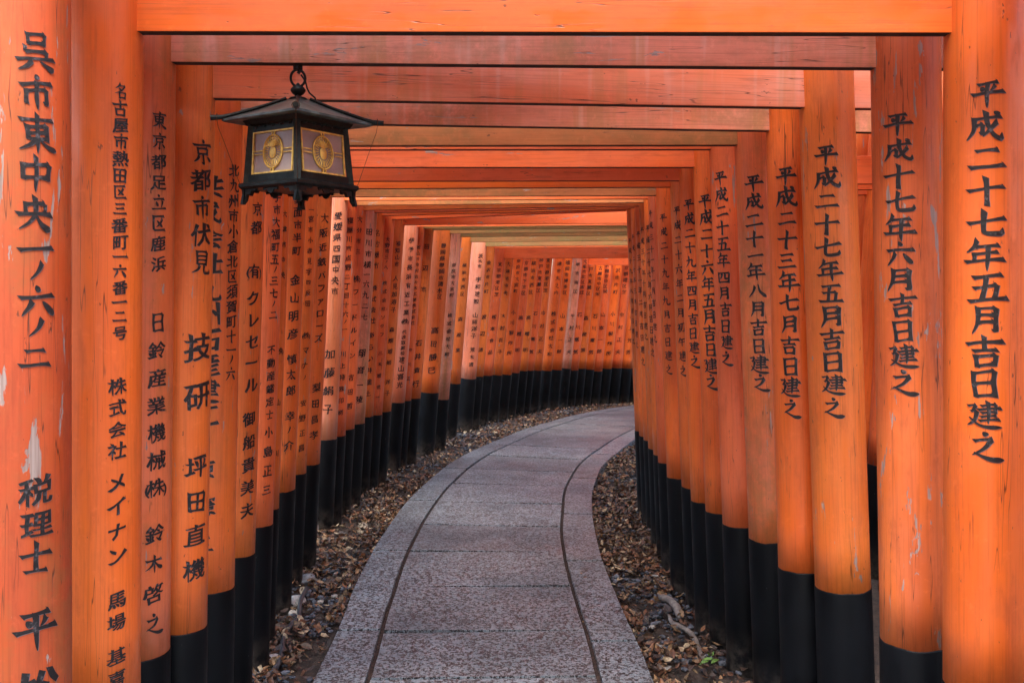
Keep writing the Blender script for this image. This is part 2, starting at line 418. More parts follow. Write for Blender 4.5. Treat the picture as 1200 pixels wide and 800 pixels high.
def inscription(post, col, radius_at, seed, carved=False):
    """one column of letters wrapped round the pillar: (text, z_top, z_bottom, char size, angle)"""
    verts, faces, mids = [], [], []; rj = random.Random(seed)
    text, z1, z0, size, ang = col
    tot = sum(weight(c) for c in text); z = z1
    vq = min(1.0, max(.80, .97*(z1-z0)/tot/size))
    for c in text:
        hgt = (z1-z0)*weight(c)/tot; zc = z - hgt/2; z -= hgt
        if c == '　': continue
        ins = [(c, 0, 1.0)]
        if c == '㈱': ins = [('株', 0, 1.0), ('(', -.34, .8), (')', .34, .8)]
        if c == '㈲': ins = [('有', 0, 1.0), ('(', -.34, .8), (')', .34, .8)]
        du = rj.uniform(-.035, .035)*size; tl = rj.uniform(-.05, .05); sz = size*rj.uniform(.93, 1.06)
        ct, st = math.cos(tl), math.sin(tl)
        for g_, ox, s2 in ins:
            vs, fs = glyph(g_); base = len(verts)
            if g_ == '(': ox += .10
            if g_ == ')': ox += .55
            sk = rj.random()*40
            vs = [(lambda q: (x+q.x*.045, y+q.y*.045, z_))(noise.noise_vector(Vector((x*1.7, y*1.7, sk)))) for x, y, z_ in vs]
            for x, y, z_ in vs:
                x2 = x*s2 + ox; y2 = y*s2*vq
                X = x2*ct - y2*st; Y = x2*st + y2*ct
                zz = zc + Y*sz; r = radius_at(zz) + .0016 + z_; a = ang + (X*sz + du)/r
                verts.append((r*math.sin(a), -r*math.cos(a), zz))
            faces += [[base+i for i in f] for f in fs]; mids += [0]*len(fs)
            if carved:      # grey primer copy, shifted lower right to paint the cut edge's highlight
                base = len(verts)
                for x, y, z_ in vs:
                    x2 = x*s2 + ox + .014; y2 = y*s2*vq - .016
                    X = x2*ct - y2*st; Y = x2*st + y2*ct
                    zz = zc + Y*sz; r = radius_at(zz) + .0007 + z_; a = ang + (X*sz + du)/r
                    verts.append((r*math.sin(a), -r*math.cos(a), zz))
                faces += [[base+i for i in f] for f in fs]; mids += [1]*len(fs)
    me = bpy.data.meshes.new('inscription'); me.from_pydata(verts, [], faces); me.update()
    me.polygons.foreach_set('material_index', mids)
    return link('inscription', me, [INK, INKEDGE], post)

# ------------------------------------------------------------------ gate data (measured on the photograph)
# left pillar: inner edge x, y of the paint line (px)
SH = .63
Lpx = {2:(199,782),3:(243,729),4:(275,684),5:(299,645),6:(320,611),7:(327,593),8:(346,571),9:(359,552),10:(375,541),11:(395,512),
       12:(405,508),13:(415.5,500.5),14:(427.5,494),15:(437.5,486),16:(448,484),17:(458.5,480),18:(474.5,469.5),19:(482,467.5),20:(493,465)}
Lxy = {0:(-.927,1.93),1:(-.905,2.24),21:(-.705,9.0),22:(-.625,9.4),23:(-.55,10.0),24:(-.41,10.7),25:(-.335,11.0),26:(-.235,11.3),27:(-.12,11.6),28:(0,11.9),
       29:(.10,12.2),30:(.21,12.5),31:(.30,12.75),32:(.42,13.05),33:(.575,13.4),34:(.73,13.65),35:(.88,13.95),36:(1.01,14.2),37:(1.14,14.43),
       38:(1.29,14.66),39:(1.44,14.87),40:(1.61,15.08),41:(1.79,15.27),42:(1.98,15.45),43:(2.18,15.61),44:(2.40,15.77),45:(2.63,15.92),46:(2.87,16.06)}
Rpx = {2:(1031,752),3:(955,690),4:(912,668),5:(877.6,634),6:(846.5,611),7:(826.6,596),8:(809.6,584),9:(798.5,568),10:(781.5,557),11:(771,540),
       12:(765.5,531),13:(759.5,524),14:(754,514),15:(749,509),16:(744,503)}
D_L = {0:.185,1:.192,2:.17,3:.158,4:.168,5:.168,6:.165,7:.14,8:.168,9:.15,10:.165,11:.18,12:.155,13:.16,14:.165,18:.185,21:.185,24:.18,29:.16,30:.16,34:.18,36:.19,37:.19,38:.20,39:.20,40:.20,41:.205,42:.205,43:.205,44:.2,45:.2,46:.2}
D_R = {0:.18,1:.188,2:.18,3:.172,4:.17,5:.175,6:.165,7:.165,8:.16,9:.155,10:.165}
leanL = lambda i: (1.5,1.6,1.8,1.9,2.0,2.5,2.8,2.9,3.1,3.3,3.6,3.9,4.1,4.3,4.5,4.6,4.8,4.9,5.3)[i] if i < 19 else (5.2 if i < 25 else 6.4 + .5*math.sin(i*2.7))
leanR = lambda i: (1.5,1.5,2.3,3.2,2.7,3.0)[i] if i < 6 else 2.8
def rot_of(i):
    if i < 17: return None
    T = {17:13,18:14,21:17,24:21,28:24,33:28,38:32,42:38,46:44}
    ks = sorted(T); a = max(k for k in ks if k <= i); bb = min([k for k in ks if k >= i])
    return T[a] if a == bb else T[a]+(T[bb]-T[a])*(i-a)/(bb-a)
# beam bottom above the eye (left end, right end)
NUK = {0:(.66,.66),1:(.625,.615),2:(.588,.612),3:(.585,.592),4:(.565,.56),5:(.57,.562),6:(.56,.585),7:(.565,.55),8:(.55,.515),9:(.56,.515),10:(.56,.50),
       11:(.58,.50),12:(.60,.50),13:(.59,.50),14:(.58,.50),15:(.585,.50),16:(.55,.49),17:(.52,.49),18:(.53,.49),19:(.535,.5),20:(.54,.5),21:(.53,.49),22:(.49,.47),23:(.49,.47),24:(.46,.45)}
BPX = {1:(36.5,38.5),2:(72,80),3:(114,127),4:(142,154),5:(171,170),6:(175.5,175),7:(196,196),8:(212.5,211.6),9:(221.5,219),10:(231,229),11:(235,233),12:(241,237),13:(247,241),
       14:(250,243),15:(254,244),16:(258.6,246),17:(264,None),18:(266,None),19:(268,None),20:(270,None),21:(274,None),22:(278,None),23:(284,None)}
LMAT = {0:'worn',1:'fresh',2:'mossy',3:'warm',4:'warm',5:'warm',6:'deep',7:'warm',8:'warm',9:'warm',10:'warm',11:'salmon',12:'deep',13:'deep',14:'mossy',15:'warm',16:'deep',17:'warm',18:'salmon',21:'fresh',22:'mossy',23:'warm',24:'salmon',29:'deep',34:'fresh',35:'mossy',38:'fresh',40:'fresh'}
LMAT[2] = 'faded'; LMAT[14] = 'faded'; LMAT[22] = 'faded'; LMAT[35] = 'faded'
RMAT = {0:'fresh',1:'fresh',2:'worn',3:'warm',4:'fresh',5:'worn',6:'deep',7:'fresh',8:'fresh',9:'warm',10:'fresh',11:'deep',12:'fresh',13:'warm',14:'fresh'}
RMAT[5] = 'blush'; LMAT[2] = 'blush'; LMAT[0] = 'aged'
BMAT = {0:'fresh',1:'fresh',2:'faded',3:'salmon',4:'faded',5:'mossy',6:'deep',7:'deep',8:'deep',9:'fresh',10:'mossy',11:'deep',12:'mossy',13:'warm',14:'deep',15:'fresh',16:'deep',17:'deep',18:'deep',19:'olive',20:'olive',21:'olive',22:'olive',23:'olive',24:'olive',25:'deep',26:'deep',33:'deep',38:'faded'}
NAMES = ['山本一郎','佐藤商店','中村正夫','株式会社大和','木村花子','吉川建設','伊藤工務店','林田和彦','小川製作所','高橋明','松本食品','井上光男','石川電気','渡辺清','森産業']
CITY = ['大阪市北区本庄','神戸市東灘区','奈良市大宮町','東京都港区芝','横浜市西区','京都市下京区','名古屋市中区栄','広島市南区','岡山市北区','福岡市博多区','津市丸之内','大津市中央','堺市南区','松山市三番町','金沢市片町']
# text columns: (text, y_top px, y_bottom px, char px, angle in degrees towards the path)
A = 50
LTXT = {
 0:[('呉市東中央',38,274,43,42),('一ノ六ノ二',276,436,42,42),('税理士',553,668,38,42),('平松清',697,905,56,42)],
 1:[('名古屋市熱田区三番町一六番一二号',97,398,19,50),('株式会社',438,538,21,48),('メイナン',548,662,24,48),('馬場',686,738,22,48),('基嘉夫',752,830,22,48)],
 2:[('東京都足立区鹿浜',128,320,20,52),('日鈴産業機械㈱',360,586,23,52),('鈴木啓之',606,746,25,50)],
 3:[('京都市伏見',160,322,28,46),('技研',378,492,37,46),('坪田直機',527,686,28,44)],
 4:[('共成会社九州石産建工',205,500,30,2),('原憲三',528,655,26,2),('北九州市小倉北区須賀町十一ノ六',189,446,17,58)],
 5:[('京都',232,276,16,54),('㈲',303,330,18,52),('クレセール',335,462,20,52),('御船貴美夫',476,610,19,50)],
 6:[('宇市大福町五ノ三七ノ二',222,375,13,56),('不動産鑑定士',401,492,12,54),('小島正三',494,584,14,54)],
 7:[('大津市中央',240,330,8,60),('㈱山川',380,560,9,60)],
 8:[('箕面市半町',225,300,12,54),('金山明彦',316,400,14,52),('慎太郎',410,465,14,52),('幸ノ介',476,530,14,52)],
 9:[('一宮市小赤見字四反田',240,360,8,58),('㈱マナノ',383,448,9,58),('安野正昌',462,532,9,58)],
 10:[('大阪近鉄',246,314,11,54),('バファローズ',314,402,11,54),('梨田昌孝',443,517,11,54)],
 11:[('愛媛県四国中央市',246,346,10,52),('加藤絹子',402,488,12,46)],
 12:[('寝屋川市点野二丁目十六ノ一',252,388,8,56),('川上特殊印刷',406,488,7.5,56)],
 13:[('大分市三',250,300,7,58),('㈱フードルイン',318,422,8,58),('吉田哲',432,482,8,58)],
 14:[('田川市横一六九二七',264,376,9,54),('翔音一陵',402,476,10,50)],
 15:[('名古屋市',266,316,8,56),('株式会社',330,380,7.5,56),('あらい井塗土',384,466,8,56)],
 16:[('大野市三ノ八',276,315,6,56),('株式会社ソクフ',325,395,5.5,56),('三木増世一',405,468,5.5,56)],
 17:[('福知山市',280,312,6.5,50),('人見加寿子',320,366,7,50),('森畑増姫　洋子',378,465,6.5,48)],
 18:[('伊予市長浜有近工業㈱',275,380,7,46),('代表取締役',384,415,5.5,44),('建山喜光',415,454,8,44)],
 19:[('松山市中村佐々木工業株式会社',285,380,5,50),('中川正',400,450,5,50)],
 20:[('田辺市',275,350,7,45),('石井貴行',392,456,8,42)],
 21:[('静岡県静岡市清水区',283,350,6.5,38),('高田勝巳',378,440,9,26)],
 24:[('茨木市',296,314,6,40),('宇和建設',322,356,6.5,38),('山岡洋子',364,396,6.5,36),('荒木清',404,430,6,36)],
}
RTXT = {
 1:('平成二十七年五月吉日建之',93,538,43,-27),2:('平成十七年六月吉日建之',130,460,37,-36),3:('平成二十七年五月吉日建之',168,487,31,-33),
 4:('平成二十三年七月吉日建之',193,488,26,-38),5:('平成二十一年八月吉日建之',203,457,23,-34),6:('平成二十五年四月吉日建之',198,428,18,-42),
 7:('平成二十六年五月吉日建之',225,456,20,-34),8:('平成二十九年四月吉日建之',230,431,15,-34),9:('平成二十六年二月初午建之',237,442,12.5,-38),
 10:('平成二十九年九月吉日建之',246,440,11.5,-36),11:('平成三十一年一月吉日建之',241,403,9,-46),12:('平成二十七年六月吉日建之',260,419,9.5,-38),
 13:('平成三十年十月吉日建之',262,400,8,-42),14:('平成三十一年二月吉日建之',266,430,8.5,-38),15:('平成二十年三月吉日建之',270,410,7,-45),16:('平成十九年八月吉日建之',275,405,6.5,-40)}
DATES = ['平成二十四年五月吉日建之','平成二十八年三月吉日建之','平成十九年十月吉日建之','平成二十年一月吉日建之']

LABEL = {
 0:"nearest torii gate, weathered pillar with the largest carved characters, 呉市東中央, at the edge",
 1:"bright orange torii gate with the topmost visible beam, its right-hand pillar the widest, dated 平成二十七年五月",
 2:"torii gate that carries the lantern, faded greenish beam, scraped pillar dated 平成十七年六月",
 3:"torii gate just behind the lantern with salmon beam, pillars reading 京都市伏見 技研 and 平成二十七年五月",
 4:"torii gate with pink rust-streaked beam, pillars reading 北九州市小倉北区 and 平成二十三年七月",
 5:"torii gate with brown mossy beam, pillars reading クレセール and 平成二十一年八月 on faded pink paint",
 6:"torii gate with reddish pillars reading 不動産鑑定士 and 平成二十五年四月",
 7:"torii gate whose slim donor pillar is nearly hidden, date pillar reading 平成二十六年五月",
 8:"torii gate with dull red beam, pillars reading 金山明彦 and 平成二十九年四月",
 9:"torii gate with slim pillar reading 一宮市 and date pillar 平成二十六年二月初午",
 10:"torii gate with brownish beam, donor pillar reading 大阪近鉄 and 梨田昌孝",
 11:"torii gate with broad bright pillar reading 愛媛県四国中央市 and 加藤絹子, under the lantern's foot",
 12:"torii gate with dull pillar reading 寝屋川市点野, next beyond the broad pillar of 愛媛県",
 13:"torii gate with narrow pillar reading フードルイン and 吉田",
 14:"torii gate with moss-stained beam and pillar reading 田川市 in bold letters",
 15:"torii gate with bright beam and pillar reading 名古屋市, just beyond the 田川市 pillar",
 16:"torii gate with dark red narrow pillar in tiny lettering, second beyond the 田川市 pillar",
 17:"torii gate with pillar reading 人見加寿子, last one before the smooth glossy red pillar",
 18:"torii gate with smooth glossy red pillar that stands clear of its neighbours, 建山喜光 at its edge",
 19:"torii gate half hidden directly beyond the smooth glossy red pillar, fine lettering",
 20:"torii gate with pillar reading 石井, between the glossy red pillar and the 高田勝巳 pillar",
 21:"torii gate with bright orange pillar reading 高田勝巳 under a dark olive beam",
 22:"torii gate with brown stained pillar directly beyond the 高田勝巳 pillar",
 23:"torii gate with narrow plain pillar, second beyond the 高田勝巳 pillar",
 24:"torii gate with bright pillar reading 宇和建設 where the tunnel starts to bend",
 34:"torii gate with bright orange pillar directly before the green-stained pillar in the bend",
 35:"torii gate with green-stained pillar top in the distant bend",
 38:"torii gate with the brightest pillar of the distant bend under a short pale beam",
 40:"torii gate with bright pillar nearest to the tunnel's vanishing end",
}
ORD = ['zeroth','first','second','third','fourth','fifth','sixth','seventh','eighth','ninth']
def label_of(i):
    if i in LABEL: return LABEL[i]
    if i < 34: return f"slim torii gate in the bend, {ORD[i-24]} beyond the bright 宇和建設 pillar"
    if i < 38: return f"torii gate in the far bend, {ORD[i-35]} beyond the green-stained pillar"
    if i < 40: return "torii gate directly behind the brightest pillar of the distant bend"
    return f"torii gate at the tunnel's vanishing end, {ORD[i-40]} beyond its last bright pillar"

def box_between(bm, a, b, w, h, bevel=.004):
    a, b = Vector(a), Vector(b); d = b-a
    rot = Matrix.Rotation(-math.atan2(d.z, d.x), 3, 'Y')
    box(bm, (a+b)/2, (d.length, w, h), rot, bevel)

GATES = {}
def build_gate(i, PL, PR, dl, dr, ll, lr, nl, nr, lm, rm, bmn, ltxt, rtxt, sh=(SH,SH), label='', group='torii gates lining the path', rs=None):
    """PL, PR: axis points of the two pillars on the ground"""
    rr = random.Random(i*13+5)
    mid = (PL+PR)/2; d = PR-PL; w = math.hypot(d.x, d.y); rz = math.atan2(d.y, d.x)
    gz = ground_z(mid.x, mid.y)
    g = empty('torii_gate', (mid.x, mid.y, gz), rz, label, 'torii gate', group)
    H = 2.98
    for side, P, D, lean, mt, txt, sh_ in ((-1, PL, dl, ll, lm, ltxt, sh[0]), (1, PR, dr, lr, rm, rtxt, sh[1])):
        z0 = ground_z(P.x, P.y) - gz; r0 = D/2
        rad = lambda z, r0=r0: r0*(1.012 - .022*z)
        bm = bmesh.new()
        rings(bm, [(rad(z), z) for z in (sh_-.02, .8, 1.1, 1.4, 1.7, 2.0, 2.3, 2.6, H)], 40)
        for f in bm.faces: f.smooth = len(f.verts) == 4
        p = from_bm('pillar', bm, POST[mt], g, (side*w/2, 0, z0), (0, -side*R(lean), 0))
        bm = bmesh.new()
        e = .0022
        pr = [(rad(0)+e+.004, -.12), (rad(0)+e+.003, .0), (rad(.05)+e+.001, .05)]+[(rad(z)+e, z) for z in (.2, .4, sh_-.004)]+[(rad(sh_)+e*.6, sh_), (rad(sh_)-.01, sh_+.0005)]
        rings(bm, pr, 40, True)
        for f in bm.faces: f.smooth = len(f.verts) == 4
        for v_ in bm.verts:
            if v_.co.z > sh_-.02: v_.co.z += .0035*noise.noise(Vector((v_.co.x*22, v_.co.y*22, i*3.1+side))) + .0015*noise.noise(Vector((v_.co.x*90, v_.co.y*90, i)))
        s = from_bm('black_base', bm, BLACK, p)
        if txt:
            cols = []
            for (t, y1, y0, cpx, ang) in txt:
                fd = F/(P.y-.06)
                inscription(p, (t, zat(P.y-.05, y1, 600)-gz-z0, zat(P.y-.05, y0, 600)-gz-z0, cpx/fd, R(ang)), rad, i*10+len(t), i < 9)
    nh = .145
    zl, zr = nl, nr
    sL, sR = math.tan(R(ll))*nl, math.tan(R(lr))*nr
    ext = .26
    sl = (zr-zl)/w
    bm = bmesh.new()
    box_between(bm, (-w/2-ext, 0, zl-sl*ext+nh/2), (w/2+ext, 0, zr+sl*ext+nh/2), .036, nh, .003)
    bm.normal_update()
    for f in bm.faces: f.material_index = 1 if f.normal.z < -.9 else 0  # downward faces get the painted shade colour
    from_bm('tie_beam', bm, [BEAM[bmn], UNDERSHADE], g)
    for s_ in (-1, 1):                                           # wedges that lock the beam in the pillars
        bm = bmesh.new(); zz = zl if s_ < 0 else zr
        rr_ = (dl if s_ < 0 else dr)/2
        lx = s_*(w/2 - (sL if s_ < 0 else sR) + rr_*1.0)
        box(bm, (lx+s_*.025, 0, zz+nh+.012), (.09, .04, .024), None, .003)
        from_bm('wedge', bm, BEAM[bmn], g)
    # upper lintel (shimaki) and the flared black-topped rail (kasagi)
    zt = max(zl, zr)+nh+.30
    def sweep(x, up): return up*(abs(x)/(w/2+.45))**3
    for nm, hz, hh, ww, exx, up, mt in (('lintel', zt, .12, .09 if i < 26 else .06, .34, .05, BEAM[bmn]), ('top_rail', zt+.12, .09, .13 if i < 26 else .08, .46, .09, BLACK)):
        if i in (36, 37, 38): continue                                   # lintel and rail left off three gates to let daylight into the bend
        bm = bmesh.new(); rows = []
        for k in range(15):
            x = (-1+2*k/14)*(w/2+exx); z = hz+sweep(x, up)
            rows.append([bm.verts.new(q) for q in ((x, -ww/2, z), (x, ww/2, z), (x, ww/2+.01, z+hh), (x, 0, z+hh*1.18), (x, -ww/2-.01, z+hh))])
        for a, b_ in zip(rows, rows[1:]):
            for k in range(5): bm.faces.new((a[k], a[(k+1) % 5], b_[(k+1) % 5], b_[k]))
        bm.faces.new(rows[0]); bm.faces.new(rows[-1][::-1])
        bmesh.ops.recalc_face_normals(bm, faces=bm.faces)
        from_bm(nm, bm, mt, g)
    GATES[i] = (g, PL, PR, nl, nr, gz, w)
    return g

prevR = None
for i in range(0, 47):
    dl = D_L.get(i, .162 + .008*math.sin(i*2.3)); dr = D_R.get(i, .162 + .006*math.sin(i*1.7))
    ll, lr = leanL(i), leanR(i)
    if i in Lpx:
        q = hit_above_ground(Lpx[i][0], Lpx[i][1], SH)
        if i == 2: q = Vector((-.935, 2.52, 0))
        PLs = q
    else: PLs = Vector((*Lxy[i], 0))
    # the silhouette touches where the view ray grazes the pillar: step from there to the axis
    def axis(qs, D, side):
        v = Vector((qs.x, qs.y)).normalized(); nrm = Vector((v.y, -v.x))   # to the right of the ray
        k = D/2
        c = Vector((qs.x, qs.y)) + nrm*k*side
        return Vector((c.x, c.y, 0))
    PL = axis(PLs, dl, -1)
    if i in Rpx: PR = axis(hit_above_ground(Rpx[i][0], Rpx[i][1], SH), dr, 1)
    elif i == 1: PR = Vector((1.05+dr/2, 2.22, 0))
    elif i == 0: PR = Vector((1.09+dr/2, 1.93, 0))
    else: PR = None
    if PR is None:
        th = R(rot_of(i)); W = 2.02
        PR = PL + Vector((W*math.cos(th), -W*math.sin(th), 0))
        while 600 + (PR.x - dr/2 - .03)*F/PR.y < 752: PR += Vector((math.cos(th), -math.sin(th), 0))*.01
    # from the paint line down to the foot, along the lean
    d = (PR-PL).normalized()
    PL -= d*math.tan(R(ll))*SH; PR += d*math.tan(R(lr))*SH
    if i in NUK: a_, b_ = NUK[i]
    elif i < 33: a_, b_ = .435, .43
    else: a_, b_ = .40, .39
    if i > 24: a_ += 0; b_ += 0
    nl, nr = EYE+a_, EYE+b_
    gz = ground_z(0, (PL.y+PR.y)/2)
    if i in BPX:
        b1, b2 = BPX[i]
        nl = zat(PL.y-.02, b1) - gz; nr = (zat(PR.y-.02, b2) - gz) if b2 else nl-.02
    if i >= 24:
        y = {24:289,25:291,26:303}.get(i, 303 if i < 36 else 311)
        nl = max(zat(PL.y, y) - gz, 1.85); nr = nl - .02
    lt = LTXT.get(i)
    if lt is None:
        rr = random.Random(i); y1 = 300+rr.random()*6; c = rr.choice(CITY); nme = rr.choice(NAMES)
        lt = [(c, y1, y1+42, 5.2, 40), (nme, y1+58, 418, 5.6, 40)]
    rt = RTXT.get(i)
    if i == 0: rt = None
    elif rt: rt = [rt]
    else: rt = [(DATES[i % 4], 290, 385, 6, -35)]
    if i == 12: sh = (.62,.63)
    sh = (SH + .012*math.sin(i*5.1) if i > 24 else SH, SH)
    if 1 <= i <= 5: sh = (SH, SH+.022)
    if i == 22: sh = (.52, SH)
    if i == 39 or i == 36: sh = (sh[0]-.03, SH)
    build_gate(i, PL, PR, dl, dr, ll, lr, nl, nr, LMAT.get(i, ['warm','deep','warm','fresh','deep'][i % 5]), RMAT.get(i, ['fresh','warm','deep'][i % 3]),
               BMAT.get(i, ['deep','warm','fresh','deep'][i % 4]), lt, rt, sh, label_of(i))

# the gates the photographer has already walked through
for k, y in enumerate((.85, .2, -.45, -1.1, -1.8)):
    build_gate(60+k, Vector((-1.06, y, 0)), Vector((1.14, y-.02, 0)), .17, .17, 1.6, 1.6, 2.26, 2.26, 'warm', 'fresh', 'fresh', None, None,
               label='plain orange torii gate behind the viewpoint, already walked through', group='torii gates behind the viewpoint')

# the neighbouring tunnel of gates that runs alongside, seen through the gaps
for k in range(17):
    y = 2.2+k*.29
    build_gate(100+k, Vector((1.95+.01*k, y+.1, 0)), Vector((3.9+.01*k, y-.05, 0)), .165, .165, 2, 2, 2.15, 2.15, ['warm','deep','fresh'][k % 3], 'warm', 'deep', None, None,
               label='plain orange torii gate of the neighbouring tunnel, glimpsed through gaps between the dated pillars', group='torii gates of the neighbouring tunnel')

# ------------------------------------------------------------------ ground and path
bm = bmesh.new()
xs = [-300,-120,-50,-20,-8]+[-4+.25*k for k in range(41)]+[8,12,20,50,120,300]
ys = [-300,-120,-50,-20,-8,-4,-2,0]+[.5*k for k in range(1,45)]+[24,30,50,120,300]
rows = []
cl = [(-.10,-3.0),(-.10,2.0),(-.115,3.8),(-.155,5.3),(-.10,6.7),(.03,7.75),(.18,8.5),(.43,9.3),(.86,10.55),(1.55,12.2),(2.40,13.85),(3.6,15.5),(5.2,17.0),(8.0,18.6)]
for y in ys:
    rows.append([bm.verts.new((x, y, ground_z(x, y) + .012*noise.noise(Vector((x*2.1, y*2.1, 0))) if abs(x) < 6 and -4 < y < 20 else ground_z(x, y))) for x in xs])
for a, b_ in zip(rows, rows[1:]):
    for k in range(len(xs)-1): bm.faces.new((a[k], a[k+1], b_[k+1], b_[k]))
for v_ in bm.verts:      # wooded slopes rise on both sides of the shrine path
    e_ = max(0, abs(v_.co.x-1)-6.5); v_.co.z += min(9, .35*e_)
g = from_bm('ground', bm, SOIL, smooth=True); g['kind'] = 'structure'
BARK = flat('cedar_bark', (.10,.065,.045), .9, var=.4, scale=12, bump=.8); FOL = flat('cedar_foliage', (.035,.07,.022), .6, var=.5, scale=2, bump=0)
rt = random.Random(5)
def tree_meshes():
    bm = bmesh.new(); pts = [(0,0,-.5),(.03,0,1.5),(.0,.05,4),(-.05,0,7),(0,0,10.5)]
    tube(bm, pts, [.27,.2,.16,.11,.03], 12)
    for k in range(9):
        a = rt.uniform(0, 6.28); z = 3+k*.75; L = 1.9-.13*k
        tube(bm, [(0,0,z),(L*.5*math.cos(a),L*.5*math.sin(a),z+.25),(L*math.cos(a),L*math.sin(a),z+.2)], [.05,.03,.01], 6)
    t_ = bpy.data.meshes.new('trunk'); bm.to_mesh(t_); bm.free(); t_.materials.append(BARK)
    V = []; Fc = []
    for k in range(60):
        z = 2.6+8*rt.random()**.9; a = rt.uniform(0,6.28); rr_ = rt.uniform(.3,1)*(2.1-.19*(z-2.6)); c = Vector((rr_*math.cos(a), rr_*math.sin(a), z))
        for q in range(75):
            o_ = Vector((rt.gauss(0,.28), rt.gauss(0,.28), rt.gauss(0,.17))); p = c+o_
            d1 = Vector((rt.gauss(0,1),rt.gauss(0,1),rt.gauss(-.3,.5))).normalized()*rt.uniform(.05,.11); d2 = d1.cross(Vector((rt.gauss(0,1),rt.gauss(0,1),rt.gauss(0,1)))).normalized()*.028
            b0 = len(V); V += [p-d1, p+d2, p+d1, p-d2]; Fc.append([b0,b0+1,b0+2,b0+3])
    c_ = bpy.data.meshes.new('crown'); c_.from_pydata(V, [], Fc); c_.materials.append(FOL)
    return t_, c_
TM = tree_meshes()
for k, (x, y) in enumerate([(-3.6,1.2),(-4.6,3.6),(-3.8,6.4),(-4.7,9.2),(-3.6,12.4),(-2.6,18.2),(1.2,21.4),(6.4,1.0),(7.2,4.4),(6.3,8.2),(7.4,11.6),(-3.4,-2.4),(6.2,-2.6)]):
    zg = ground_z(x, y)+.35*max(0, abs(x-1)-6.5)
    t_ = empty('cedar_tree', (x, y, zg-.05), k*2.1, 'dark green cedar standing in the wood outside the tunnel of gates', 'tree', 'cedars outside the tunnel')
    t_.scale = [1+.12*math.sin(k*3)]*3
    link('trunk', TM[0], None, t_); link('crown', TM[1], None, t_)

def crom(P, t):
    n_ = len(P)-1; k = min(int(t), n_-1); f = t-k
    p0, p1, p2, p3 = P[max(k-1, 0)], P[k], P[k+1], P[min(k+2, n_)]
    return Vector([.5*((2*p1[j]) + (-p0[j]+p2[j])*f + (2*p0[j]-5*p1[j]+4*p2[j]-p3[j])*f*f + (-p0[j]+3*p1[j]-3*p2[j]+p3[j])*f**3) for j in (0, 1)])
samp = [crom(cl, t*(len(cl)-1)/1200) for t in range(1201)]
arc = [0]
for a, b_ in zip(samp, samp[1:]): arc.append(arc[-1]+(b_-a).length)
def at_s(s):
    import bisect
    k = min(max(bisect.bisect_left(arc, s), 1), 1200)
    f = (s-arc[k-1])/(arc[k]-arc[k-1]) if arc[k] > arc[k-1] else 0
    p = samp[k-1].lerp(samp[k], f); a = samp[max(k-12, 0)]; b_ = samp[min(k+12, 1200)]
    t = (b_-a).normalized(); return p, Vector((t.y, -t.x))
def s_of_y(y):
    for k, p in enumerate(samp):
        if p.y >= y: return arc[k]
    return arc[-1]
def wob(s, seed, amp=.012): return amp*noise.noise(Vector((s*1.3, seed, 0))) + amp*.25*noise.noise(Vector((s*9, seed, 3)))
WI, WO, JW = .462, .672, .011
TOP = .055
bm = bmesh.new(); lay = bm.faces.layers.float.new('slab')
def slab(s0, s1, l0, l1, skew, val, dz=0, seeds=(0,0)):
    """one stone: from arc position s0 to s1, lateral l0..l1 (functions)"""
    n_ = max(2, int((s1-s0)/.07)); gap = .0105
    top = []; 
    for k in range(n_+1):
        row = []
        for li, lf in enumerate((l0, l1)):
            s = s0+gap + (s1-s0-2*gap)*k/n_
            lat = lf(s); ss = s + skew*lat
            p, nr_ = at_s(ss); q = p+nr_*lat
            row.append(Vector((q.x, q.y, ground_z(q.x, q.y)+TOP+dz)))
        top.append(row)
    e = .004
    def col(p, zo, inn):  # bevelled rim
        return p
    vt = [[bm.verts.new(v_) for v_ in r] for r in top]
    fs = []
    for a, b_ in zip(vt, vt[1:]): fs.append(bm.faces.new((a[0], a[1], b_[1], b_[0])))
    ring = [r[0] for r in vt] + [r[1] for r in vt[::-1]]
    low = [bm.verts.new(v_.co - Vector((0,0,.006)) + Vector((0,0,0))) for v_ in ring]
    cen = sum((v_.co for v_ in ring), Vector())/len(ring)
    # widen the lower ring slightly = chamfer, then the side
    for v_ in low:
        dd = (v_.co-cen); dd.z = 0; v_.co += dd.normalized()*.001
    bot = [bm.verts.new(v_.co - Vector((0,0,.1))) for v_ in low]
    m_ = len(ring)
    for k in range(m_):
        fs.append(bm.faces.new((ring[k], low[k], low[(k+1) % m_], ring[(k+1) % m_])))
        fs.append(bm.faces.new((low[k], bot[k], bot[(k+1) % m_], low[(k+1) % m_])))
    for f in fs: f[lay] = val
inL = lambda s: -WI + JW + wob(s, 1)
inR = lambda s: WI - JW + wob(s, 2)
rnd = random.Random(3)
